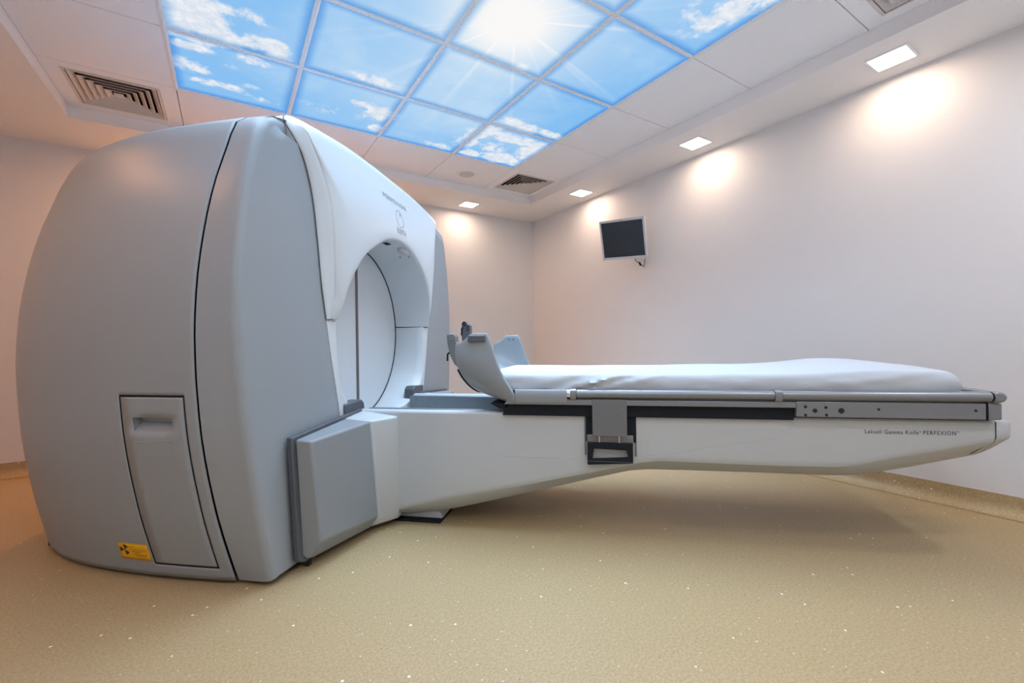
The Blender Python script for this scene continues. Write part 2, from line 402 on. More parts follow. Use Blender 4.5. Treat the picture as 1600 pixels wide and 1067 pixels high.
for k, ((x, y), lb) in enumerate(dl):
    if d0 is None:
        r = empty('downlight', (x, y, ZS)); d0 = r
        bm = bmesh.new()
        for a in ((-.092, -.080, -.092, .092), (.080, .092, -.092, .092), (-.08, .08, -.092, -.08), (-.08, .08, .08, .092)): box(bm, *a, -.004, .0)
        obj('rim', bm, M['bar'], r, bev=.0015)
        bm = bmesh.new(); box(bm, -.0795, .0795, -.0795, .0795, -.003, 0); obj('diffuser', bm, M['lamp'], r, label='glowing white diffuser')
    else:
        r = d0.copy(); COL.objects.link(r); r.location = (x, y, ZS)
        for ch in [c for c in d0.children if c.type == 'MESH']:
            c = ch.copy(); COL.objects.link(c); c.parent = r
    tag(r, lb, 'downlight', 'square downlights in the lowered ceiling edge')
    ld = bpy.data.lights.new('downlight_lamp', 'AREA'); ld.shape = 'SQUARE'; ld.size = .15; ld.energy = 2.3 if k < 4 else (11 if k < 6 else (2.8 if k < 8 else 7.2)); ld.spread = math.radians(175)
    ld.color = (1, .42, .15)
    if k in (0, 1, 2, 3): ld.color = (1, .71, .50)
    if k > 7: ld.color = (.93, .95, 1)  # near-neutral colour of the added fill row behind the camera
    lo = bpy.data.objects.new('downlight_lamp', ld); COL.objects.link(lo); lo.parent = r; lo.location = (0, 0, -.006)

# ------------------------------------------------------------------ square air vents
def vent(cx, cy, lb):
    r = empty('ceiling_vent', (cx, cy, ZC)); tag(r, lb, 'air vent', 'square louvred air vents in the ceiling corners')
    bm = bmesh.new()
    for a, h0, h1 in ((0, .200, .214),):
        for q in ((-h1, -h0, -h1, h1), (h0, h1, -h1, h1), (-h0, h0, -h1, -h0), (-h0, h0, h0, h1)): box(bm, *q, -.004, .02)
    obj('frame', bm, M['vent'], r, bev=.0015)
    bm = bmesh.new(); box(bm, -.205, .205, -.205, .205, .075, .08)
    for q in ((-.205, -.2, -.205, .205), (.2, .205, -.205, .205), (-.2, .2, -.205, -.2), (-.2, .2, .2, .205)): box(bm, *q, .02, .08)
    obj('duct', bm, M['black'], r, label='dark duct opening')
    for k in range(5):
        ho = .196 - k * .034; hi = ho - .024
        bm = bmesh.new(); V = []
        for h, z in ((ho, -.002), (hi, .017), (hi - .002, .017), (ho - .003, -.003)):
            V.append([bm.verts.new((sx * h, sy * h, z)) for sx, sy in ((-1, -1), (1, -1), (1, 1), (-1, 1))])
        for a in range(4):
            for q in range(4): bm.faces.new([V[a][q], V[a][(q + 1) % 4], V[(a + 1) % 4][(q + 1) % 4], V[(a + 1) % 4][q]])
        obj('louver', bm, M['vent'], r, ang=20)
    bm = bmesh.new(); box(bm, -.022, .022, -.022, .022, .0, .006); obj('centre_plate', bm, M['vent'], r)
    return r
vent(.30, -.32, 'large square louvred air vent in the ceiling at the left, above the machine back')
vent(3.30, -.32, 'small-looking square louvred air vent in the far right ceiling corner near the downlights')
vent(3.29, -3.29, 'square louvred air vent cut off by the top edge of the photo')
# flush round speaker
r = empty('ceiling_speaker', (2.69, -.285, ZC)); tag(r, 'round flush white ceiling speaker between the machine crown and the far vent', 'ceiling speaker')
bm = bmesh.new(); bmesh.ops.create_cone(bm, cap_ends=True, segments=48, radius1=.088, radius2=.098, depth=.008); obj('rim', bm, M['bar'], r, loc=(0, 0, -.004), bev=.002)
bm = bmesh.new(); bmesh.ops.create_cone(bm, cap_ends=True, segments=48, radius1=.066, radius2=.07, depth=.004); obj('grille', bm, M['speaker'], r, loc=(0, 0, -.0095))

# ------------------------------------------------------------------ wall monitor
nrm = Vector((-.88326, -.32478, -.33819)).normalized(); rt = Vector((.36194, -.93078, -.05143)).normalized(); up = rt.cross(nrm) * -1
if up.z < 0: up = -up
mon = empty('wall_monitor', (3.7613, -1.1623, 1.7589)); tag(mon, 'silver framed flat monitor with a dark screen tilted on the right wall', 'monitor')
mw = Matrix.Identity(4)
for i in range(3): mw[i][0] = rt[i]; mw[i][1] = up[i]; mw[i][2] = nrm[i]
mon.matrix_world = Matrix.Translation((3.7613, -1.1623, 1.7589)) @ mw
bm = bmesh.new()
w, h, t = .205, .1725, .017
for a in ((-w, -w + t, -h, h), (w - t, w, -h, h), (-w + t, w - t, h - t, h), (-w + t, w - t, -h, -h + t * 1.25)): box(bm, *a, -.03, .0)
obj('bezel', bm, M['bezel'], mon, bev=.003, label='silver bezel')
bm = bmesh.new(); box(bm, -w + .01, w - .01, -h + .01, h - .01, -.028, -.006); obj('screen', bm, M['screen'], mon)
bm = bmesh.new(); box(bm, -w + .012, w - .012, -h + .012, h - .012, -.045, -.028); box(bm, -.12, .12, -.10, .10, -.062, -.045); obj('back_housing', bm, M['bezel'], mon, bev=.006)
bm = bmesh.new(); box(bm, -.012, .012, h - .011, h - .006, 0, .0006); obj('maker_mark', bm, M['inkl'], mon)
inv = mon.matrix_world.inverted()
def wtube(bm, pts, rr, n=10):
    P = [inv @ Vector(p) for p in pts]; tube(bm, [(p.x, -p.y, p.z) for p in P], rr, n)
back = mon.matrix_world @ Vector((.02, -.04, -.06))
bm = bmesh.new(); wtube(bm, [back, (3.90, -1.02, 1.80), (3.99, -.96, 1.82)], .016); obj('wall_arm', bm, M['dgrey'], mon)
bm = bmesh.new(); P = [inv @ Vector(p) for p in ((3.985, -1.26, 1.555), (4.006, -1.17, 1.70))]
q = bmesh.ops.create_cube(bm, size=1)['verts']
for v in q: v.co = inv @ Vector((3.996 + v.co.x * .018, -.96 + v.co.y * .07, 1.82 + v.co.z * .12))
obj('wall_bracket', bm, M['dgrey'], mon)
bm = bmesh.new(); b1 = mon.matrix_world @ Vector((.07, -.15, -.05))
wtube(bm, [b1, (3.86, -1.22, 1.57), (3.90, -1.24, 1.545), (3.93, -1.245, 1.52), (3.95, -1.24, 1.555), (3.98, -1.22, 1.60)], .004, 6); obj('cable', bm, M['dgrey'], mon)
bm = bmesh.new(); wtube(bm, [(3.885, -1.235, 1.56), (3.90, -1.24, 1.53)], .009, 8); obj('cable_plug', bm, M['dark'], mon)

# ================================================================== treatment machine
G = empty('radiosurgery_machine', MO, ANG)
tag(G, 'huge rounded grey and white radiosurgery machine with an arched opening, standing on the floor', 'medical machine')
TAB = [(-.01, .921), (.15, .975), (.299, 1.019), (.534, 1.068), (.753, 1.090), (.90, 1.094), (.967, 1.093), (1.14, 1.077), (1.346, 1.037), (1.50, .992), (1.574, .963), (1.66, .932)]
zs_side = [.015, .035, .055, .066, .078, .14, .21, .28, .35, .42, .49, .56, .588, .636, .69, .703, .715, .727, .745, .78, .85, .92, .99, 1.06, 1.13, 1.20, 1.27, 1.34, 1.41, 1.48, 1.55, 1.61, 1.66]
side = [(interp(TAB, z), z) for z in zs_side]
topc = catmull([(.932, 1.66), (.915, 1.70), (.885, 1.742), (.82, 1.772), (.72, 1.793), (.5, 1.828), (.25, 1.848), (0, 1.853)], 16)[1:]
half = side + topc
prof = half + [(-b, z) for b, z in half[-2::-1]]
NH = len(half)
LR, ln_, lm_, top_, tn_, g_, h_ = 1.4258, 3.372, 2.733, .333, 4.208, .261, .40
def rear_pt(u, b, z):
    s = min(1, max(0, (-.15 - u) / LR)); P = max(0, 1 - s**ln_) ** (1 / lm_); H = 1 - top_ * s**tn_
    if z < .9:
        w = g_ * s**h_ * (1.09 - abs(b)); b = b + math.copysign(w, b)
    return (u, b * P, z * H)
ust = sorted([-.154, -.17, -.185, -.194, -.2, -.206, -.23, -.257, -.30, -.34, -.38, -.423, -.469, -.475, -.485, -.51, -.55, -.60, -.66, -.73] + [-.15 - LR * math.sin(k / 30 * PI / 2) for k in range(9, 31)], reverse=True)
DU0, DU1, DZ0, DZ1 = -.475, -.200, .066, .715
bm = bmesh.new()
V = [[bm.verts.new((lambda p: (p[0], -p[1], p[2]))(rear_pt(u, b, z))) for b, z in prof] for u in ust]
for i in range(len(ust) - 1):
    for j in range(len(prof) - 1):
        um = (ust[i] + ust[i + 1]) / 2; zm = (prof[j][1] + prof[j + 1][1]) / 2
        if DU0 < um < DU1 and DZ0 < zm < DZ1 and prof[j][0] > 0: continue
        bm.faces.new([V[i][j], V[i][j + 1], V[i + 1][j + 1], V[i + 1][j]])
obj('rear_cover', bm, M['grey'], G, ang=50, solid=.004, label='rounded grey rear cover')
# dark liner just inside the covers, seen only through the gaps
bm = bmesh.new(); rows = []
for u in [-.005] + ust[1:]:
    rows.append([(lambda p: (p[0], p[1], p[2]))(rear_pt(min(u, -.15), b * .955, max(.0, z * .985))) if u < -.15 else (u - .03, b * .965, z * .98) for b, z in prof])
grid(bm, rows)
obj('inner_liner', bm, M['black'], G, ang=60)
bm = bmesh.new(); prism_u(bm, [(.885, 0), (.885, .03), (-.885, .03), (-.885, 0)], -.9, -.04)
prism_u(bm, [(.80, 0), (.80, .03), (-.80, .03), (-.80, 0)], -1.25, -.9)
obj('base_plinth', bm, M['black'], G)
# access door
bm = bmesh.new()
us2 = [DU0 + .008, -.423, -.38, -.34, -.30, -.257, -.23, DU1 - .008]; zd = [.074, .078, .14, .21, .28, .35, .42, .49, .56, .588, .636, .66, .700, .707]
rc = .014
rows = []
for u in us2:
    row = []
    for z in zd:
        uu, zz = u, z
        b = interp(TAB, zz); p = rear_pt(uu, b, zz); row.append((p[0], p[1], p[2]))
    rows.append(row)
V = [[bm.verts.new((p[0], -p[1], p[2])) for p in r] for r in rows]
for i in range(len(V) - 1):
    for j in range(len(zd) - 1):
        if 1 <= i <= 4 and zd[j] == .588: continue
        bm.faces.new([V[i][j], V[i][j + 1], V[i + 1][j + 1], V[i + 1][j]])
door = obj('access_door', bm, M['grey'], G, ang=50, solid=.004)
def surf(u, z, off=0):
    b = interp(TAB, z); p = rear_pt(u, b, z); return (p[0], p[1] + off, p[2])
bm = bmesh.new()
A = []
for u in (-.423, -.38, -.34, -.30, -.257):
    bt = surf(u, .636)[1]; bb = surf(u, .588)[1]
    A.append([(u, bt, .636), (u, bt - .030, .632), (u, bt - .032, .618), (u, bb - .012, .600), (u, bb, .588)])
grid(bm, A)
for e in (0, -1):
    q = [bm.verts.new((p[0], -p[1], p[2])) for p in A[e]]; bm.faces.new(q)
obj('door_handle', bm, M['grey'], door, ang=30, label='recessed finger pull')
bm = bmesh.new()
A = [surf(-.421, .547, .002), surf(-.262, .557, .002), surf(-.264, .504, .002), surf(-.417, .496, .002)]
for a, b_ in zip(A, A[1:] + A[:1]):
    n = 5; tube(bm, [tuple(a[k] + (b_[k] - a[k]) * t / n for k in range(3)) for t in range(n + 1)], .0016, 6)
obj('embossed_frame', bm, M['grey'], door)
bm = bmesh.new()
for path in ([(DU0 + .003, z) for z in [.069 + .643 * k / 24 for k in range(25)]], [(DU1 - .003, z) for z in [.069 + .643 * k / 24 for k in range(25)]],
             [(DU0 + .003 + .269 * k / 8, .069) for k in range(9)], [(DU0 + .003 + .269 * k / 8, .712) for k in range(9)]):
    tube(bm, [surf(u, z, -.002) for u, z in path], .0042, 6)
obj('door_gasket', bm, M['dark'], door)
# yellow label
bm = bmesh.new(); rows = []
lu0, lu1, lz0, lz1 = -.622, -.482, .078, .147
def lab_pt(fx, fz, off): return surf(lu0 + (lu1 - lu0) * fx, lz0 + (lz1 - lz0) * fz, off)
grid(bm, [[lab_pt(a / 8, c / 5, .0035) for c in range(6)] for a in range(9)])
wl = obj('warning_label', bm, M['yellow'], G, solid=.001, label='yellow radiation warning label')
bm = bmesh.new()
def lp(x, y): p = lab_pt(x, y, .0048); return (p[0], -p[1], p[2])
asp = (lz1 - lz0) / (lu1 - lu0)
def disc(cx, cy, r0, r1, a0, a1, n=8):
    for k in range(n):
        A0 = a0 + (a1 - a0) * k / n; A1 = a0 + (a1 - a0) * (k + 1) / n
        bm.faces.new([bm.verts.new(lp(cx + rr * math.cos(aa) * asp, cy + rr * math.sin(aa))) for rr, aa in ((r0, A0), (r1, A0), (r1, A1), (r0, A1))])
for c in (60, 180, 300): disc(.20, .60, .09, .32, math.radians(c - 30 + 0), math.radians(c + 30))
disc(.20, .60, .0, .055, 0, 2 * PI, 12)
obj('radiation_symbol', bm, M['brown'], wl)
bm = bmesh.new()
def ltxt(s, x, y, size, wd): text_bm(bm, s, size, lambda a, b: lp(x + a, y + b / asp * 1.0), width=wd)
ltxt('CAUTION', .37, .76, .05, .17); ltxt('RADIOACTIVE MATERIAL', .37, .58, .045, .58)
for y, x0, x1 in ((.48, .42, .74), (.38, .52, .66), (.30, .44, .92), (.22, .55, .86)):
    n = 6
    for k in range(n):
        a = x0 + (x1 - x0) * k / n; e = a + (x1 - x0) / n * .8
        bm.faces.new([bm.verts.new(lp(*q)) for q in ((a, y), (e, y), (e, y + .035), (a, y + .035))])
for q in (((.02, .95), (.98, .95), (.98, .975), (.02, .975)), ((.02, .03), (.98, .03), (.98, .055), (.02, .055))):
    bm.faces.new([bm.verts.new(lp(*p)) for p in q])
obj('label_lettering', bm, M['gold'], wl)

# front side covers, with the soft ridge
SEAM = [(.0, .47), (.3, .478), (.45, .483), (.6, .505), (.8, .552), (.99, .592), (1.15, .622), (1.32, .642), (1.5, .672), (1.62, .722), (1.69, .79), (1.72, .82)]
def seam_b(z): return interp(SEAM, z)
# white arch cover (crown) round the opening
UF = [(.98, .008), (1.03, .030), (1.10, .048), (1.20, .064), (1.35, .078), (1.5, .080), (1.62, .068), (1.72, .044), (1.80, .012), (1.85, -.022), (1.89, -.06)]
def uf(z): return interp(UF, z)
def ug(z, t): return uf(z) - .034 * t**1.5 * max(0, min(1, uf(z) / .07))
OUT = [(.590, .989), (.606, 1.07), (.621, 1.15), (.642, 1.32), (.672, 1.50), (.715, 1.62), (.752, 1.680), (.780, 1.728), (.792, 1.768), (.765, 1.803), (.695, 1.830), (.56, 1.852), (.30, 1.879), (0, 1.886)]
INN = [(.520, .989), (.516, 1.05), (.500, 1.12), (.455, 1.21), (.36, 1.315), (.20, 1.410), (.10, 1.443), (0, 1.453)]
NS = 46
oh = catmull(OUT, NS); ih = catmull(INN, NS)
def sm(x): x = max(0, min(1, x)); return x * x * (3 - 2 * x)
K0 = max(k for k in range(NH) if half[k][1] <= 1.612); J0 = min(range(NS), key=lambda q: abs(oh[q][1] - 1.61) if oh[q][0] > .6 and oh[q][1] < 1.65 else 9)
K1 = min(k for k in range(NH) if half[k][0] <= .78 and half[k][1] > 1.7); J1 = min(q for q in range(NS) if oh[q][1] >= 1.800)
def front_cover(sg):
    rows = []
    n = NH
    def inset(k, d):
        b, z = half[k]; a = half[max(k - 1, 0)]; c = half[min(k + 1, n - 1)]
        tx, tz = c[0] - a[0], c[1] - a[1]; l = math.hypot(tx, tz); nx, nz = tz / l, -tx / l      # outward normal
        return (b - nx * d, z - nz * d)
    EB = [(0, .017), (.342, -.010), (.641, -.012), (.964, 0), (1.287, .019), (1.5, .038), (1.642, .048), (1.70, .040), (1.75, .022), (1.79, .008), (1.82, 0), (1.86, 0)]
    eb = [interp(EB, half[k][1]) for k in range(n)]
    dk = [-.040 * sm((.90 - half[k][0]) / .09) * sm((half[k][1] - 1.66) / .05) for k in range(n)]
    for d0, uu in ((0, -.146), (.004, -.10), (.010, -.06), (.014, -.03)):
        wq = sm((uu + .146) / .116)
        rows.append([(uu, sg * (inset(k, d0)[0] + eb[k] * wq), inset(k, d0)[1]) for k in range(n)])
    for a in (15, 30, 45, 60, 75, 90):
        row = []
        for k in range(n):
            z = half[k][1]; R = .03 + .025 * sm((z - 1.72) / .08); A = math.radians(a)
            b, zz = inset(k, .014 + R * (1 - math.cos(A))); b += eb[k]; uu = -.0 - R + R * math.sin(A)
            uu = max(uu, -.03) if a < 20 else uu
            row.append((uu + dk[k] * (a / 90), sg * b, zz))
        rows.append(row)
    last = rows[-1]; end = []

    for k in range(n):
        b, z = half[k]
        f = sm((k - K0) / 5); bt, zt = inset(k, .10); bs = seam_b(min(z, 1.612)) - .03; zz_ = min(z, 1.70)
        e = (-.004 + dk[k], sg * (bs + (bt - bs) * f), zz_ + (zt - zz_) * f if k > K0 else z)
        end.append(e)
    for t in (.12, .35, .6, .85, 1):
        rows.append([tuple(last[k][a] + (end[k][a] - last[k][a]) * t for a in range(3)) for k in range(n)])
    bm = bmesh.new(); grid(bm, rows)
    return obj('front_cover', bm, M['grey'], G, ang=50, label='grey front side cover with a soft vertical ridge')
front_cover(1); front_cover(-1)

oc = oh + [(-b, z) for b, z in oh[-2::-1]]; ic = ih + [(-b, z) for b, z in ih[-2::-1]]
n = len(oc)
def sm(x): x = max(0, min(1, x)); return x * x * (3 - 2 * x)
ocin = []
for k in range(n):
    a = oc[max(k - 1, 0)]; c = oc[min(k + 1, n - 1)]; tx, tz = c[0] - a[0], c[1] - a[1]; l = math.hypot(tx, tz)
    wdt = .054 - .030 * (1 - sm((oc[k][1] - .99) / .12))
    ocin.append((oc[k][0] - tz / l * wdt, oc[k][1] + tx / l * wdt))
rows = []
rows.append([(uf(z) - .045, b, z) for b, z in ic]); rows.append([(uf(z) - .008, b, z) for b, z in ic])
def lerp2(a, c, t): return (a[0] + (c[0] - a[0]) * t, a[1] + (c[1] - a[1]) * t)
def row(t, du=0):
    r = []
    for k in range(n):
        b, z = lerp2(ic[k], ocin[k], t); r.append((ug(z, t) + du, b, z))
    return r
rows.append([(uf(z) - .002, b, z) for b, z in [lerp2(ic[k], ocin[k], .012) for k in range(n)]])
for t in (.03, .12, .25, .4, .55, .7, .82, .92, .965): rows.append(row(t))
rows.append(row(.985, -.002))
def uo(z): return -.0 - .075 * sm((z - 1.66) / .22)
for t in (.08, .4, .7, .93):
    r = []
    for k in range(n):
        b, z = lerp2(ocin[k], oc[k], t); u0 = ug(ocin[k][1], 1); r.append((u0 + (uo(oc[k][1]) + .004 - u0) * t, b, z))
    rows.append(r)
rows.append([(uo(z), b, z) for b, z in oc])
rows.append([(uo(z) - .014 - .04 * sm((z - 1.67) / .13), b, z) for b, z in oc])
rows.append([(uo(z) - .016 - (.17 + uo(z)) * sm((z - 1.67) / .13), b, z - .003) for b, z in oc])
rows.append([(uo(z) - .020 - (.17 + uo(z)) * sm((z - 1.67) / .13), b * (1 - .03 * sm((z - 1.67) / .1)), z - .003 - .07 * sm((z - 1.70) / .1)) for b, z in oc])
bm = bmesh.new(); V = grid(bm, rows)
for e in (0, -1): bm.faces.new([r[e] for r in V])
arch = obj('arch_cover', bm, M['white'], G, ang=50, label='white arched cover over the opening')
from mathutils.bvhtree import BVHTree
for e_ in (1, -1):
    bm = bmesh.new(); P = [(uo(z) + .0005 - .002 * sm((z - 1.6) / .1), e_ * (b + .0015), z + .001 * sm((z - 1.7) / .1)) for b, z in oh if z < 1.80 or b > .75]
    tube(bm, P, .0019, 6); obj('cover_seam', bm, M['dgrey'], arch)
def bvh(o): return BVHTree.FromPolygons([v.co.copy() for v in o.data.vertices], [tuple(p.vertices) for p in o.data.polygons])
tree_a = bvh(arch)
def fp(b, z, off=.0028):
    h_ = tree_a.ray_cast(Vector((.6, -b, z)), Vector((-1, 0, 0)))[0]
    return ((h_.x if h_ else uf(z)) + off, -b, z)
LOC = Matrix.Translation(MO) @ Matrix.Rotation(ANG, 4, 'Z'); LINV = LOC.inverted()
def on_surface(tree, px, py, off=.002):
    r = (Fv + R2 * (px - 800) / FPX - U2 * (py - 533.5) / FPX); d = (LINV.to_3x3() @ r).normalized()
    p, nn_, _, _ = tree.ray_cast(LINV @ CAM, d)
    if p is None: p, nn_, _, _ = tree.find_nearest(LINV @ CAM + d * 3.0)
    if nn_.dot(d) > 0: nn_ = -nn_
    p = p + nn_ * off; return (p.x, -p.y, p.z)
bm = bmesh.new(); text_bm(bm, 'PERFEXION', .040, lambda x, y: fp(-.012 - x, 1.672 + y), width=.285, align='CENTER', spacing=1.25)
obj('brand_lettering', bm, M['inkl'], arch)
bm = bmesh.new(); text_bm(bm, 'ELEKTA', .042, lambda x, y: fp(-.022 - x, 1.500 + y), width=.115, align='CENTER')
obj('maker_lettering', bm, M['inkl'], arch)
bm = bmesh.new(); rr = .046
for k in range(40):
    a0, a1 = 2 * PI * k / 40, 2 * PI * (k + 1) / 40
    bm.faces.new([bm.verts.new(fp(-.024 + q * math.cos(a), 1.590 + q * 1.1 * math.sin(a))) for q, a in ((rr, a0), (rr, a1), (rr - .0028, a1), (rr - .0028, a0))])
for q in (((.002, .012), (.004, .014), (-.022, .034), (-.024, .032)), ((-.010, .036), (-.024, .036), (-.024, .033), (-.010, .033)), ((-.021, .036), (-.024, .036), (-.024, .020), (-.021, .020))):
    bm.faces.new([bm.verts.new(fp(-.024 + a, 1.590 + c)) for a, c in q])
obj('maker_emblem', bm, M['inkl'], arch)

# opening: upper liner, lower collar, front panel, shielding doors
UB = -.20; RB, CZB = .498, .95
back_up = [(RB * math.cos(a), CZB + RB * math.sin(a)) for a in [math.radians(4.8) + (PI - 2 * math.radians(4.8)) * k / (n - 1) for k in range(n)]]
rows = []
for t in (0, .1, .3, .5, .7, .9, 1):
    rows.append([(lambda f, bk: (f[0] + (bk[0] - f[0]) * t, f[1] + (bk[1] - f[1]) * (t**.8), f[2] + (bk[2] - f[2]) * (t**.8)))((uf(ic[k][1]) - .02, ic[k][0], ic[k][1] + .0), (UB, back_up[k][0], back_up[k][1])) for k in range(n)])
bm = bmesh.new(); grid(bm, rows); liner = obj('opening_liner', bm, M['white'], G, ang=60, label='smooth white inside of the arched opening')
tree_l = bvh(liner)
def patch(name, pts, mat, off, par, **k):
    bm = bmesh.new(); P = [on_surface(tree_l, x, y, off) for x, y in pts]
    c = [sum(p[a] for p in P) / len(P) for a in range(3)]; v0 = bm.verts.new((c[0], -c[1], c[2])); V = [bm.verts.new((p[0], -p[1], p[2])) for p in P]
    for i in range(len(V)): bm.faces.new([v0, V[i], V[(i + 1) % len(V)]])
    return obj(name, bm, mat, par, ang=60, solid=.002, **k)
patch('light_sensor', [(597.5, 379), (604, 378.6), (611, 381.4), (604.5, 382.4)], M['dark'], .003, liner)
sp_ = patch('speaker_grille', [(630 + 9.5 * math.cos(a), 392.5 + 4.6 * math.sin(a) + 2.8 * math.cos(a)) for a in [2 * PI * k / 24 for k in range(24)]], M['speaker'], .003, liner)
for x in (625.5, 639.5): patch('grille_screw', [(x + 1.1 * math.cos(a), 401.3 + (629.5 - x) * .05 + 1.0 * math.sin(a)) for a in [2 * PI * k / 10 for k in range(10)]], M['plate'], .004, sp_)
LC = catmull([(.512, .9868), (.503, .86), (.492, .75), (.468, .665), (.415, .595), (.33, .54), (.2, .505), (0, .495)], 30)
LCf = LC + [(-b, z) for b, z in LC[-2::-1]]; nl = len(LCf)
a0 = math.radians(4.0)
bk = [(RB * math.cos(a), CZB + RB * math.sin(a)) for a in [a0 - (PI + 2 * a0) * k / (nl - 1) for k in range(nl)]]
bm = bmesh.new(); rows = []
rows.append([(.0, b * 1.02, z - .004) for b, z in LCf]); rows.append([(-.006, b, z) for b, z in LCf])
for t in (.25, .5, .75, 1): rows.append([(-.006 + (UB + .006) * t, LCf[k][0] + (bk[k][0] - LCf[k][0]) * t, LCf[k][1] + (bk[k][1] - LCf[k][1]) * t) for k in range(nl)])
grid(bm, rows); obj('lower_collar', bm, M['white'], G, ang=60, label='white lower collar of the opening')
OL = catmull([(.589, .9828), (.552, .80), (.505, .60), (.483, .45), (.478, .3), (.40, .2), (.2, .15), (0, .15)], 30)
OLf = OL + [(-b, z) for b, z in OL[-2::-1]]
bm = bmesh.new(); rows = []
for t in (0, .5, .97): rows.append([(.0, LCf[k][0] * 1.02 + (OLf[k][0] - LCf[k][0] * 1.02) * t, LCf[k][1] - .004 + (OLf[k][1] - LCf[k][1] + .004) * t) for k in range(nl)])
rows.append([(-.012, b, z) for b, z in OLf])
grid(bm, rows); obj('lower_front_panel', bm, M['white'], G, ang=60, label='white lower front panel')
for sg in (1, -1):
    bm = bmesh.new(); pts = [(sg * .008, CZB + .49)]
    pts = [(sg * (.008 + .484 * math.cos(a)), CZB + .492 * math.sin(a)) for a in [PI / 2 - PI * k / 40 for k in range(41)]]
    prism_u(bm, pts, UB - .02, UB + .0); obj('shielding_door', bm, M['white'], G, ang=50)
bm = bmesh.new(); mbox(bm, UB - .01, UB + .006, -.010, .010, CZB - .485, CZB + .485)
obj('door_seal', bm, M['bronze'], G, bev=.002, label='narrow grey strip where the two doors meet')
bm = bmesh.new(); tube(bm, [(UB + .001, .495 * math.cos(2 * PI * k / 72), CZB + .495 * math.sin(2 * PI * k / 72)) for k in range(73)], .0035, 6); obj('door_gap', bm, M['dark'], G)
bm = bmesh.new(); prism_u(bm, [(.56 * math.cos(2 * PI * k / 40), CZB + .5 * math.sin(2 * PI * k / 40)) for k in range(40)], UB - .03, UB - .025); obj('bore_backing', bm, M['black'], G)
for sg in (1, -1):
    bm = bmesh.new(); prism_u(bm, [(sg * b, z) for b, z in ((.468, .598), (.325, .604), (.300, .585), (.285, .47), (.468, .47))], -.05, .012)
    obj('guide_cover', bm, M['dgrey'], G, bev=.006, label='dark guide cover where the couch enters')

# ================================================================== treatment couch
K = empty('treatment_couch', MO, ANG)
tag(K, 'white cantilevered treatment couch with grey rails and a scooped grey head shell', 'treatment couch')
LOW = [(.0, .04), (.219, .082), (.465, .148), (.713, .200), (.949, .257), (1.203, .316), (1.34, .350), (1.42, .361), (1.85, .358), (2.08, .361), (2.17, .368), (2.30, .402), (2.477, .441), (2.636, .478), (2.673, .487)]
BOT = [(.0, .02), (.232, .022), (.434, .056), (.629, .105), (.939, .188), (1.176, .252), (1.30, .283), (1.374, .292), (1.511, .295), (1.875, .297), (2.144, .297), (2.215, .303), (2.336, .326), (2.533, .376), (2.64, .403), (2.69, .43)]
def chassis_rows(us, end=False):
    rows = []
    for u in us:
        lo, bo = lin(LOW, u), lin(BOT, u)
        k = 1.0
        h = [(0, .46), (.29, .46), (.30, .47), (.30, .545), (.312, .556), (.340, .5565), (.352, .553), (.356, .546), (.356, .5 * (.546 + lo)), (.356, lo + .02), (.354, lo + .006), (.349, lo - .005), (.28, bo + .012), (.262, bo + .002), (.22, bo), (0, bo)]
        rows.append([(u, b, z) for b, z in h] + [(u, -b, z) for b, z in h[-2::-1]])
    return rows
us = [0, .1, .219, .3, .4, .465, .55, .65, .75, .85, .95, 1.05, 1.15, 1.25, 1.30, 1.34, 1.38, 1.42, 1.46, 1.6, 1.75, 1.9, 2.0, 2.08, 2.12, 2.16, 2.20, 2.25, 2.3, 2.4, 2.5, 2.6, 2.632]
rws = chassis_rows(us)
bm = bmesh.new(); V = grid(bm, rws, closed=True); bm.faces.new(V[0]); bm.faces.new(V[-1][::-1])
ch = obj('chassis', bm, M['chassis'], K, ang=28, label='white cantilevered chassis')
us3 = [2.635, 2.65, 2.672]
rws = chassis_rows(us3); last = chassis_rows([2.672])[0]
rws.append([(2.700, b * .93, .545 if z > .54 else (max(z, .47) if z < .50 else z)) for u, b, z in last])
bm = bmesh.new(); V = grid(bm, rws, closed=True); bm.faces.new(V[0]); bm.faces.new(V[-1][::-1])
obj('chassis_end_cap', bm, M['chassis'], K, ang=30)
bm = bmesh.new(); tube(bm, [(2.634, .357, .55), (2.634, .357, .49), (2.632, .350, .478), (2.60, .30, .42), (2.595, .27, .40)], .0016, 6); obj('cap_seam', bm, M['dgrey'], ch)
# fine seam lines of the side access cover
bm = bmesh.new()
P = [(772, 660), (766, 680), (767, 700), (780, 712), (850, 714.5), (916, 717)]
tube(bm, [(at(x, y, .3565)[0], .3562, at(x, y, .3565)[1]) for x, y in P], .0008, 6)
P = [(992, 713), (1060, 706), (1150, 692), (1205, 686), (1222, 683), (1234, 672), (1240, 662), (1243, 656)]
tube(bm, [(at(x, y, .3565)[0], .3562, at(x, y, .3565)[1]) for x, y in P], .0008, 6)
P = [(1013, 712), (1013, 687), (1027, 687)]
tube(bm, [(at(x, y, .3565)[0], .3562, at(x, y, .3565)[1]) for x, y in P], .0006, 6)
obj('access_seam', bm, M['chassis'], ch)
bm = bmesh.new()
def side_text(bm, s, u0, z0, size, width, sp=1.0): text_bm(bm, s, size, lambda x, y: (u0 + x, -.3572, z0 + y), width=width, spacing=sp)
side_text(bm, 'Leksell Gamma Knife', 2.199, .4965, .0225, .183, 1.15); side_text(bm, 'PERFEXION', 2.398, .4965, .0225, .108, 1.15)
side_text(bm, '\u00ae', 2.3845, .5035, .010, .0065); side_text(bm, 'TM', 2.508, .5065, .007, .0085)
obj('model_lettering', bm, M['ink'], ch)

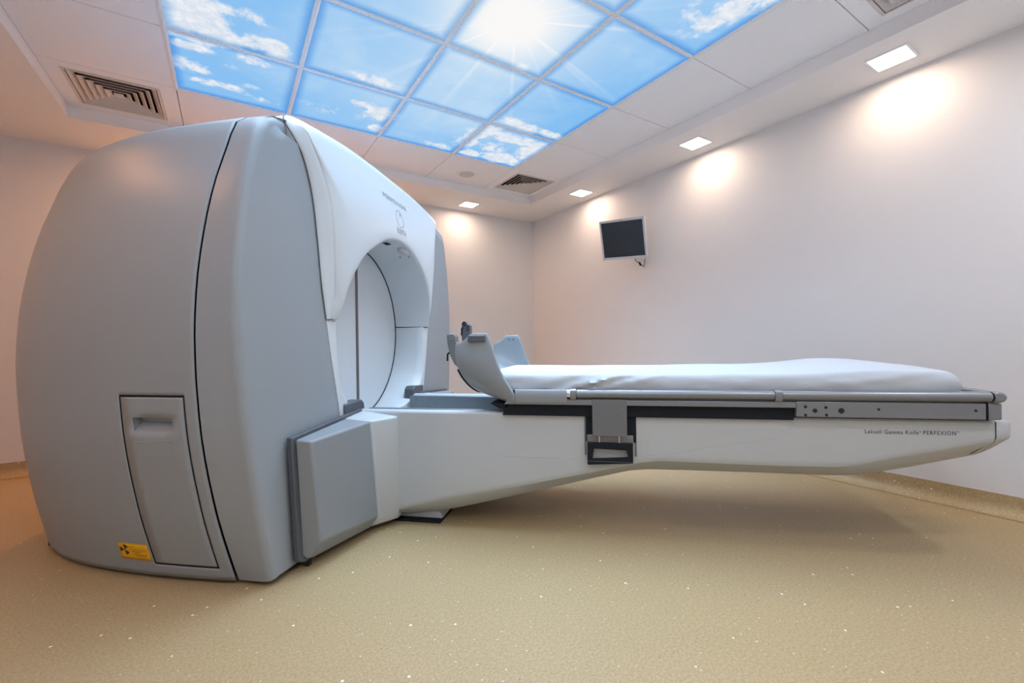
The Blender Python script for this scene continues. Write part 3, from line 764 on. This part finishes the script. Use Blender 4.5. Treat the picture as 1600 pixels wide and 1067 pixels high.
# pedestal: white flare and grey cover either side, dark gasket
def poly_obj(name, verts, faces, mat, sg, bev, label=None, seg=3):
    bm = bmesh.new(); v = [bm.verts.new((p[0], -sg * p[1], p[2])) for p in verts]
    for f in faces: bm.faces.new([v[i] for i in f])
    return obj(name, bm, mat, K, ang=30, bev=bev, seg=seg, label=label)
for sg in (1, -1):
    T0 = (.004, .36, .556); T1 = (.022, .514, .543); T2 = (.036, .853, .520); T3 = (.098, .842, .513); T4 = (.150, .492, .528); C_ = (.219, .356, .5285)
    T2b = (.036, .822, .060); T3b = (.099, .800, .112); T4b = (.158, .445, .076); Cb = (.219, .350, .082)
    B2 = (.036, .80, .042); B3 = (.058, .785, .042); B4 = (.125, .455, .030); BC = (.205, .34, .030)
    X1b = (.036, .49, .030)
    # grey: T1 T4 T3 T2 top, sides
    vs = [(.036, .514, .5425), T4, T3, T2, X1b, T4b, T3b, T2b, B4, B3, B2]
    fs = [(0, 1, 2, 3), (1, 5, 6, 2), (2, 6, 9, 10, 7, 3), (5, 8, 9, 6), (0, 3, 7, 10, 4), (4, 10, 9, 8), (0, 4, 8, 5, 1)]
    poly_obj('pedestal_cover', vs, fs, M['greybox'], sg, .009, 'grey cover on the flared foot')
    vs = [T0, (.022, .512, .543), (.150, .490, .528), C_, (.004, .30, .03), (.022, .488, .03), (.158, .443, .076), Cb, (.125, .453, .030), BC, (.219, .30, .5285), (.205, .30, .03), (.004, .30, .556)]
    fs = [(0, 1, 2, 3), (2, 6, 7, 3), (6, 8, 9, 7), (1, 5, 8, 6, 2), (4, 11, 9, 8, 5), (12, 4, 5, 1, 0), (12, 0, 3, 10), (3, 7, 9, 11, 10), (12, 10, 11, 4)]
    poly_obj('pedestal_flare', vs, fs, M['chassis'], sg, .009, 'white flared side of the foot')
    bm = bmesh.new(); prism_u(bm, [(sg * b, z) for b, z in ((.870, .530), (.50, .556), (.36, .562), (.36, .03), (.80, .03), (.838, .05))], .013, .036)
    obj('gasket', bm, M['dgrey'], K, bev=.004, label='dark gasket against the machine')
bm = bmesh.new(); mbox(bm, .02, .405, -.30, .30, 0, .009); obj('foot_plate', bm, M['dark'], K, bev=.004)
bm = bmesh.new(); prism_b(bm, [(.02, .009), (.40, .009), (.385, .045), (.02, .06)], -.26, .26); obj('foot_skirt', bm, M['chassis'], K, bev=.004)
for b0 in (.755, -.775):
    bm = bmesh.new(); prism_b(bm, [(.012, 0), (.030, 0), (.030, .045), (.012, .045)], b0, b0 + .02); obj('levelling_foot', bm, M['black'], K)
# steel guide bars in the trough
for sg in (1, -1):
    bm = bmesh.new(); mbox(bm, .014, 1.3, min(sg * .235, sg * .265), max(sg * .235, sg * .265), .461, .552); obj('guide_bar', bm, M['steel'], K, bev=.005, label='brushed steel guide bar')
# sliding bed frame
bm = bmesh.new(); prism_b(bm, [(.735, .546), (.765, .598), (1.94, .598), (1.94, .546)], -.352, .372); obj('undercarriage', bm, M['dark'], K, bev=.002, label='black undercarriage strip')
bm = bmesh.new(); prism_b(bm, [(.68, .598), (.76, .598), (.745, .572), (.72, .575)], -.30, .366); obj('shell_wedge', bm, M['dark'], K)
bm = bmesh.new(); mbox(bm, .80, 2.60, -.372, .372, .598, .655); obj('bed_deck', bm, M['plate'], K, bev=.004)
for sg in (1, -1):
    bm = bmesh.new(); prism_b(bm, [(.749, .5985), (.767, .6215), (1.94, .6215), (1.94, .5985)], sg * .36, sg * .393); obj('lower_rail', bm, M['rail'], K, bev=.002)
    hr = [(.372, .627)] + [(.378 + .022 * math.sin(a), .647 - .020 * math.cos(a)) for a in [PI * k / 12 for k in range(13)]] + [(.372, .667)]
    for u0, u1 in ((1.0725, 1.862), (1.891, 2.597)):
        bm = bmesh.new(); prism_u(bm, [(sg * b, z) for b, z in hr], u0, u1); obj('side_rail', bm, M['rail'], K, ang=30, bev=.001, label='round grey side rail')
    for u0, u1 in ((1.046, 1.0715), (1.863, 1.890)):
        bm = bmesh.new(); prism_u(bm, [(sg * b, z) for b, z in ((.372, .6225), (.394, .6225), (.399, .63), (.4015, .647), (.398, .662), (.388, .669), (.372, .669))], u0, u1)
        obj('rail_bracket', bm, M['rail'], K, ang=30, bev=.001)
    bm = bmesh.new(); prism_u(bm, [(sg * b * 1.002, z) for b, z in hr], 1.032, 1.0455); obj('collar_ring', bm, M['chrome'], K, ang=30, label='polished ring at the end of the shell')
    bm = bmesh.new(); prism_b(bm, [(1.942, .562), (1.942, .6235), (2.583, .6235), (2.583, .562)], sg * .355, sg * .388); sp = obj('side_panel', bm, M['rail'], K, bev=.003, label='grey side panel with round holes')
    for hu, hz, hr_ in ((1.975, .603, .0058), (2.048, .601, .0058), (2.009, .588, .0085), (1.975, .570, .0058), (2.05, .571, .0058), (2.102, .589, .0108), (2.231, .596, .005), (2.549, .596, .005)):
        bm = bmesh.new(); prism_b(bm, [(hu + hr_ * math.cos(2 * PI * k / 16), hz + hr_ * math.sin(2 * PI * k / 16)) for k in range(16)], sg * .387, sg * .3886)
        obj('bolt_hole', bm, M['black'], sp)
    for hu in (1.868, 1.884, 1.155, 1.27): 
        hz = .612 if hu > 1.5 else .585
        rr_ = .0035; bb_ = .3935 if hu > 1.5 else .397
        bm = bmesh.new(); prism_b(bm, [(hu + rr_ * math.cos(2 * PI * k / 12), hz + rr_ * math.sin(2 * PI * k / 12)) for k in range(12)], sg * .39, sg * bb_)
        obj('screw', bm, M['steel'], K)
    # bracket plate and grab handle
    bm = bmesh.new(); prism_b(bm, [(1.110, .434), (1.110, .56), (1.324, .56), (1.324, .434)], sg * .355, sg * .3605); obj('handle_recess', bm, M['dark'], K, bev=.002)
    bm = bmesh.new(); prism_b(bm, [(1.139, .466), (1.139, .624), (1.285, .624), (1.285, .466)], sg * .36, sg * .396); obj('bracket_plate', bm, M['plate'], K, bev=.002)
    bm = bmesh.new(); prism_b(bm, [(1.115, .42), (1.115, .466), (1.312, .466), (1.312, .42)], sg * .3565, sg * .368); obj('handle_mount', bm, M['rail'], K, bev=.0015)
    bm = bmesh.new()
    o_ = [(1.116, .434), (1.309, .434), (1.309, .350), (1.116, .338)]; i_ = [(1.144, .409), (1.281, .405), (1.290, .372), (1.138, .362)]
    A = [[bm.verts.new((p[0], -sg * b, p[1])) for p in o_] for b in (.362, .386)]; B = [[bm.verts.new((p[0], -sg * b, p[1])) for p in i_] for b in (.362, .386)]
    for k in range(4):
        q = (k + 1) % 4
        bm.faces.new([A[0][k], A[0][q], A[1][q], A[1][k]]); bm.faces.new([B[0][k], B[0][q], B[1][q], B[1][k]])
        bm.faces.new([A[1][k], A[1][q], B[1][q], B[1][k]]); bm.faces.new([A[0][k], A[0][q], B[0][q], B[0][k]])
    hd = obj('release_handle', bm, M['dark'], K, ang=30, bev=.002, label='black release handle')
    for hu in (1.168, 1.252):
        bm = bmesh.new(); tube(bm, [(hu, sg * .376, .47), (hu, sg * .376, .43)], .0035, 8); obj('guide_pin', bm, M['chrome'], hd)
    bm = bmesh.new(); mbox(bm, 1.118, 1.307, min(sg * .3862, sg * .3866), max(sg * .3862, sg * .3866), .354, .3555); obj('handle_line', bm, M['plate'], hd)
    for hu in (1.1035, 1.318):
        bm = bmesh.new(); mbox(bm, hu, hu + .008, min(sg * .3555, sg * .3575), max(sg * .3555, sg * .3575), .374, .555); obj('slot', bm, M['plate'], K)
bm = bmesh.new(); mbox(bm, 2.588, 2.632, -.388, .388, .562, .624); obj('end_plate', bm, M['rail'], K, bev=.004)
bm = bmesh.new(); hr2 = [(2.600, .627)] + [(2.618 + .024 * math.sin(a), .647 - .0205 * math.cos(a)) for a in [PI * k / 12 for k in range(13)]] + [(2.600, .668)]
prism_b(bm, hr2, -.400, .400); obj('end_rail', bm, M['rail'], K, ang=30, bev=.008, label='rounded grey foot rail')
bm = bmesh.new(); prism_u(bm, [(b * 1.006, z) for b, z in hr], 2.5975, 2.6005); prism_b(bm, [(2.584, .56), (2.584, .625), (2.588, .625), (2.588, .56)], .35, .3895); obj('end_joint', bm, M['dark'], K)

# head shell
def s_rows():
    foot = catmull([(.678, .398, .919), (.700, .401, .86), (.722, .402, .79), (.750, .402, .725), (.785, .402, .668), (.800, .400, .640), (.800, .394, .620), (.800, .375, .603), (.800, .20, .598), (.800, 0, .598)], 34)
    head = catmull([(.525, .385, .872), (.520, .382, .830), (.526, .374, .780), (.545, .352, .727), (.568, .328, .688), (.590, .302, .662), (.606, .27, .648), (.61, .2, .642), (.61, .1, .638), (.61, 0, .638)], 34)
    rim = [(0, 0.0), (.20, 0), (.33, -.001), (.40, -.010), (.50, -.028), (.62, -.038), (.75, -.037), (.9, -.018), (1, 0)]
    rows = []
    for i in range(15):
        t = i / 14; r = []
        for j in range(34):
            f, h2 = foot[j], head[j]; w = j / 33
            p = [f[a] + (h2[a] - f[a]) * t for a in range(3)]
            # rim height profile, fading down the side
            fade = max(0, 1 - w * 7)
            lin_z = .919 + (.872 - .919) * t
            target = lin([(0, .919), (.46, .919), (.55, .914), (.72, .889), (.85, .879), (1, .872)], t)
            p[2] += (target - lin_z) * fade
            # belly: the side swells between the two edges, the lower head side sinks inward
            p[1] += .012 * math.sin(PI * t) * math.sin(PI * min(1, w * 1.6))
            r.append(tuple(p))
        rows.append(r + [(p[0], -p[1], p[2]) for p in r[-2::-1]])
    return rows
bm = bmesh.new(); grid(bm, s_rows()); sh = obj('head_shell', bm, M['shell'], K, ang=60, solid=.016, bev=.004, seg=2, label='scooped grey-blue head shell with raised wings')
for sg in (1, -1):
    bm = bmesh.new(); prism_u(bm, [(sg * b, z) for b, z in ((.365, .606), (.394, .606), (.402, .63), (.402, .655), (.397, .665), (.365, .665))], .80, 1.0315); obj('shell_rail', bm, M['shell'], sh, bev=.003)
    bm = bmesh.new(); mbox(bm, .590, .671, min(sg * .404, sg * .417), max(sg * .404, sg * .417), .880, .910); obj('wing_pad', bm, M['dgrey'], sh, bev=.004, label='dark pad on the outside of the wing')
    for hu in (.618, .648):
        bm = bmesh.new(); tube(bm, [(hu, sg * .392, .893), (hu, sg * .386, .893)], .0045, 10); obj('wing_screw', bm, M['dgrey'], sh)
# black edge trim under the head end of the shell
rws = s_rows(); last = rws[-1]
bm = bmesh.new(); tube(bm, [(p[0] - .004, p[1], p[2] - .004) for p in last[7:-7]], .0075, 8); obj('edge_trim', bm, M['dark'], sh)
# head frame adapter: curved arms rising at the head end
def outline(pts, b): return [at(x, y, b) for x, y in pts]
for sg, pts in ((1, ((698.5, 523), (709, 521), (712.5, 526), (713, 534), (715, 537), (712, 541), (714, 556), (716.5, 574), (710, 569), (704, 556), (700, 541), (698.5, 530))),):
    bm = bmesh.new(); prism_b(bm, outline(pts, .20), .16, .205); a_ = obj('frame_adapter', bm, M['steel'], K, bev=.003, label='metal arm of the head frame adapter')
    for x, y in ((700.5, 526), (701.5, 537.5), (711, 552)):
        bm = bmesh.new(); c = at(x, y, .206); tube(bm, [(c[0], .204, c[1]), (c[0], .209, c[1])], .004, 10); obj('adapter_screw', bm, M['plate'], a_)
    for y in (531, 534):
        bm = bmesh.new(); c = at(700, y, .206); d = at(711, y - .5, .206); tube(bm, [(c[0], .206, c[1]), (d[0], .206, d[1])], .0015, 6); obj('adapter_rib', bm, M['plate'], a_)
    bm = bmesh.new(); P = outline(((702, 551.5), (700, 552), (698.8, 553.5), (698.6, 564)), .205); tube(bm, [(p[0], .20, p[1]) for p in P], .0045, 8); obj('latch_lever', bm, M['dark'], a_)
bm = bmesh.new(); bf = -.17
pts = ((724.5, 503.5), (727, 502), (735, 508.5), (735.5, 510), (735.5, 530), (724, 545), (722.5, 520), (723, 505))
prism_b(bm, outline(pts, bf), bf - .03, bf + .02); a_ = obj('frame_adapter', bm, M['dgrey'], K, bev=.003, label='dark upright block of the head frame adapter')
c0_ = at(729, 534, bf)
bm = bmesh.new(); prism_b(bm, [(c0_[0] - .02, c0_[1] + .02), (c0_[0] + .03, c0_[1] + .02), (.50, .80), (.53, .74), (.56, .69), (.52, .69), (.47, .76), (c0_[0] + .0, c0_[1] - .03)], bf - .025, bf + .015)
obj('adapter_arm', bm, M['steel'], a_, bev=.004)
for y in (510, 513, 516):
    bm = bmesh.new(); c = at(728.5, y, bf + .02); d = at(734.5, y - .3, bf + .02); tube(bm, [(c[0], bf + .021, c[1]), (d[0], bf + .021, d[1])], .0018, 6); obj('adapter_rib', bm, M['dark'], a_)
bm = bmesh.new()
P = outline(((724, 512), (721.5, 513), (721.3, 524)), bf + .02); tube(bm, [(p[0], bf + .02, p[1]) for p in P], .005, 8)
P = at(725.5, 505.5, bf + .02); tube(bm, [(P[0] + .010 * math.cos(a), bf + .022, P[1] + .010 * math.sin(a)) for a in [2 * PI * k / 12 for k in range(13)]], .003, 6)
obj('latch_lever', bm, M['dark'], a_)
bm = bmesh.new(); prism_b(bm, [(.50, .70), (.56, .65), (.62, .632), (.64, .640), (.64, .652), (.57, .69), (.52, .75), (.47, .80), (.45, .79)], -.19, .19); obj('head_plate', bm, M['shell'], sh, bev=.005)

# ================================================================== mattress in a white sheet
MT = empty('mattress', MO + Vector((0, 0, .66)), ANG)
def fold(u, w):
    """sheet creases: shallow diagonal folds on the side"""
    f = 0
    f += .010 * math.exp(-((u - 1.02 - .25 * w) / .030)**2) + .008 * math.exp(-((u - 1.14 - .30 * w) / .028)**2) - .009 * math.exp(-((u - 1.08 - .28 * w) / .026)**2)
    f += .007 * math.exp(-((u - 1.28 + .30 * (1 - w)) / .03)**2) + .005 * math.exp(-((u - 1.36 + .25 * (1 - w)) / .02)**2) - .006 * math.exp(-((u - .93 - .2 * w) / .03)**2)
    f += .009 * math.exp(-((w - (.25 + .75 * (u - 1.95) / .5)) / .09)**2) * (1 if 1.9 < u < 2.5 else 0) * sm((u - 1.9) / .15) * sm((2.5 - u) / .1)
    f += .005 * (noise.noise(Vector((u * 7, w * 3, 2.))) + .5 * noise.noise(Vector((u * 18, w * 6, 5.))))
    return f
def mrows():
    rows = []; nu = 190; u0, u1 = .655, 2.553
    for i in range(nu + 1):
        t = i / nu; u = u0 + (u1 - u0) * t
        e1 = min(1, (u1 - u) / .07); endk = math.sqrt(max(0, 1 - (1 - e1)**2)); e0 = min(1, (u - u0) / .04); endk *= math.sqrt(max(0.0, 1 - (1 - e0)**2)) * .35 + .65 if e0 < 1 else 1
        hump = .034 * math.exp(-((u - 2.27) / .20)**2) + .012 * math.exp(-((u - 1.75) / .4)**2)
        hw = .364 - .05 * (1 - endk) - .010 * sm((u - 2.42) / .13)
        base = .6585
        r = []
        prof_ = [(1.0, .0), (1.006, .12), (1.012, .3), (1.014, .5), (1.010, .68), (1.0, .82), (.985, .92), (.965, .97), (.93, 1.0), (.85, 1.01), (.7, 1.02), (.5, 1.03), (.25, 1.04), (0, 1.04)]
        hh = (.074 + .004 * math.sin(u * 3)) * endk
        for sgn in (1, -1):
            seq = prof_ if sgn == 1 else prof_[-2::-1]
            for w, zf in seq:
                b = hw * w; z = base + hh * min(1.0, zf) + (zf - 1) * .15 * endk if zf > 1 else base + hh * zf
                if zf >= .9: z += hump * (1 - .75 * abs(w)**3) * endk + .0022 * noise.noise(Vector((u * 5, sgn * b * 8, 1.3)))
                if w > .9: b += fold(u, min(1, zf)) * (1 if sgn == 1 else .6) * (1 if zf < .95 else .4) * math.sin(PI * min(1, max(.12, zf)) * .85 + .25)
                uu = u + (0 if zf < .3 else 0)
                r.append((uu, sgn * b, z - .66))
        rows.append(r)
    return rows
bm = bmesh.new(); R_ = mrows(); V = grid(bm, R_); bm.faces.new(V[0]); bm.faces.new(V[-1][::-1])
obj('fitted_sheet', bm, M['sheet'], MT, ang=80, label='creased white sheet wrapped over the pad')
tag(MT, 'long thin mattress wrapped in a creased white sheet lying on the couch', 'mattress')

# ------------------------------------------------------------------ faint bounce through the room
w = bpy.data.worlds.new('world'); S.world = w; w.use_nodes = True
w.node_tree.nodes['Background'].inputs[0].default_value = (.5, .5, .5, 1); w.node_tree.nodes['Background'].inputs[1].default_value = .0
S.cycles.max_bounces = 8; S.cycles.diffuse_bounces = 6; S.cycles.use_denoising = True
S.cycles.sample_clamp_indirect = 1.4; S.cycles.denoising_prefilter = 'FAST'
M['sky'].cycles.emission_sampling = 'NONE'; M['lamp'].cycles.emission_sampling = 'NONE'
S.cycles.use_light_tree = True
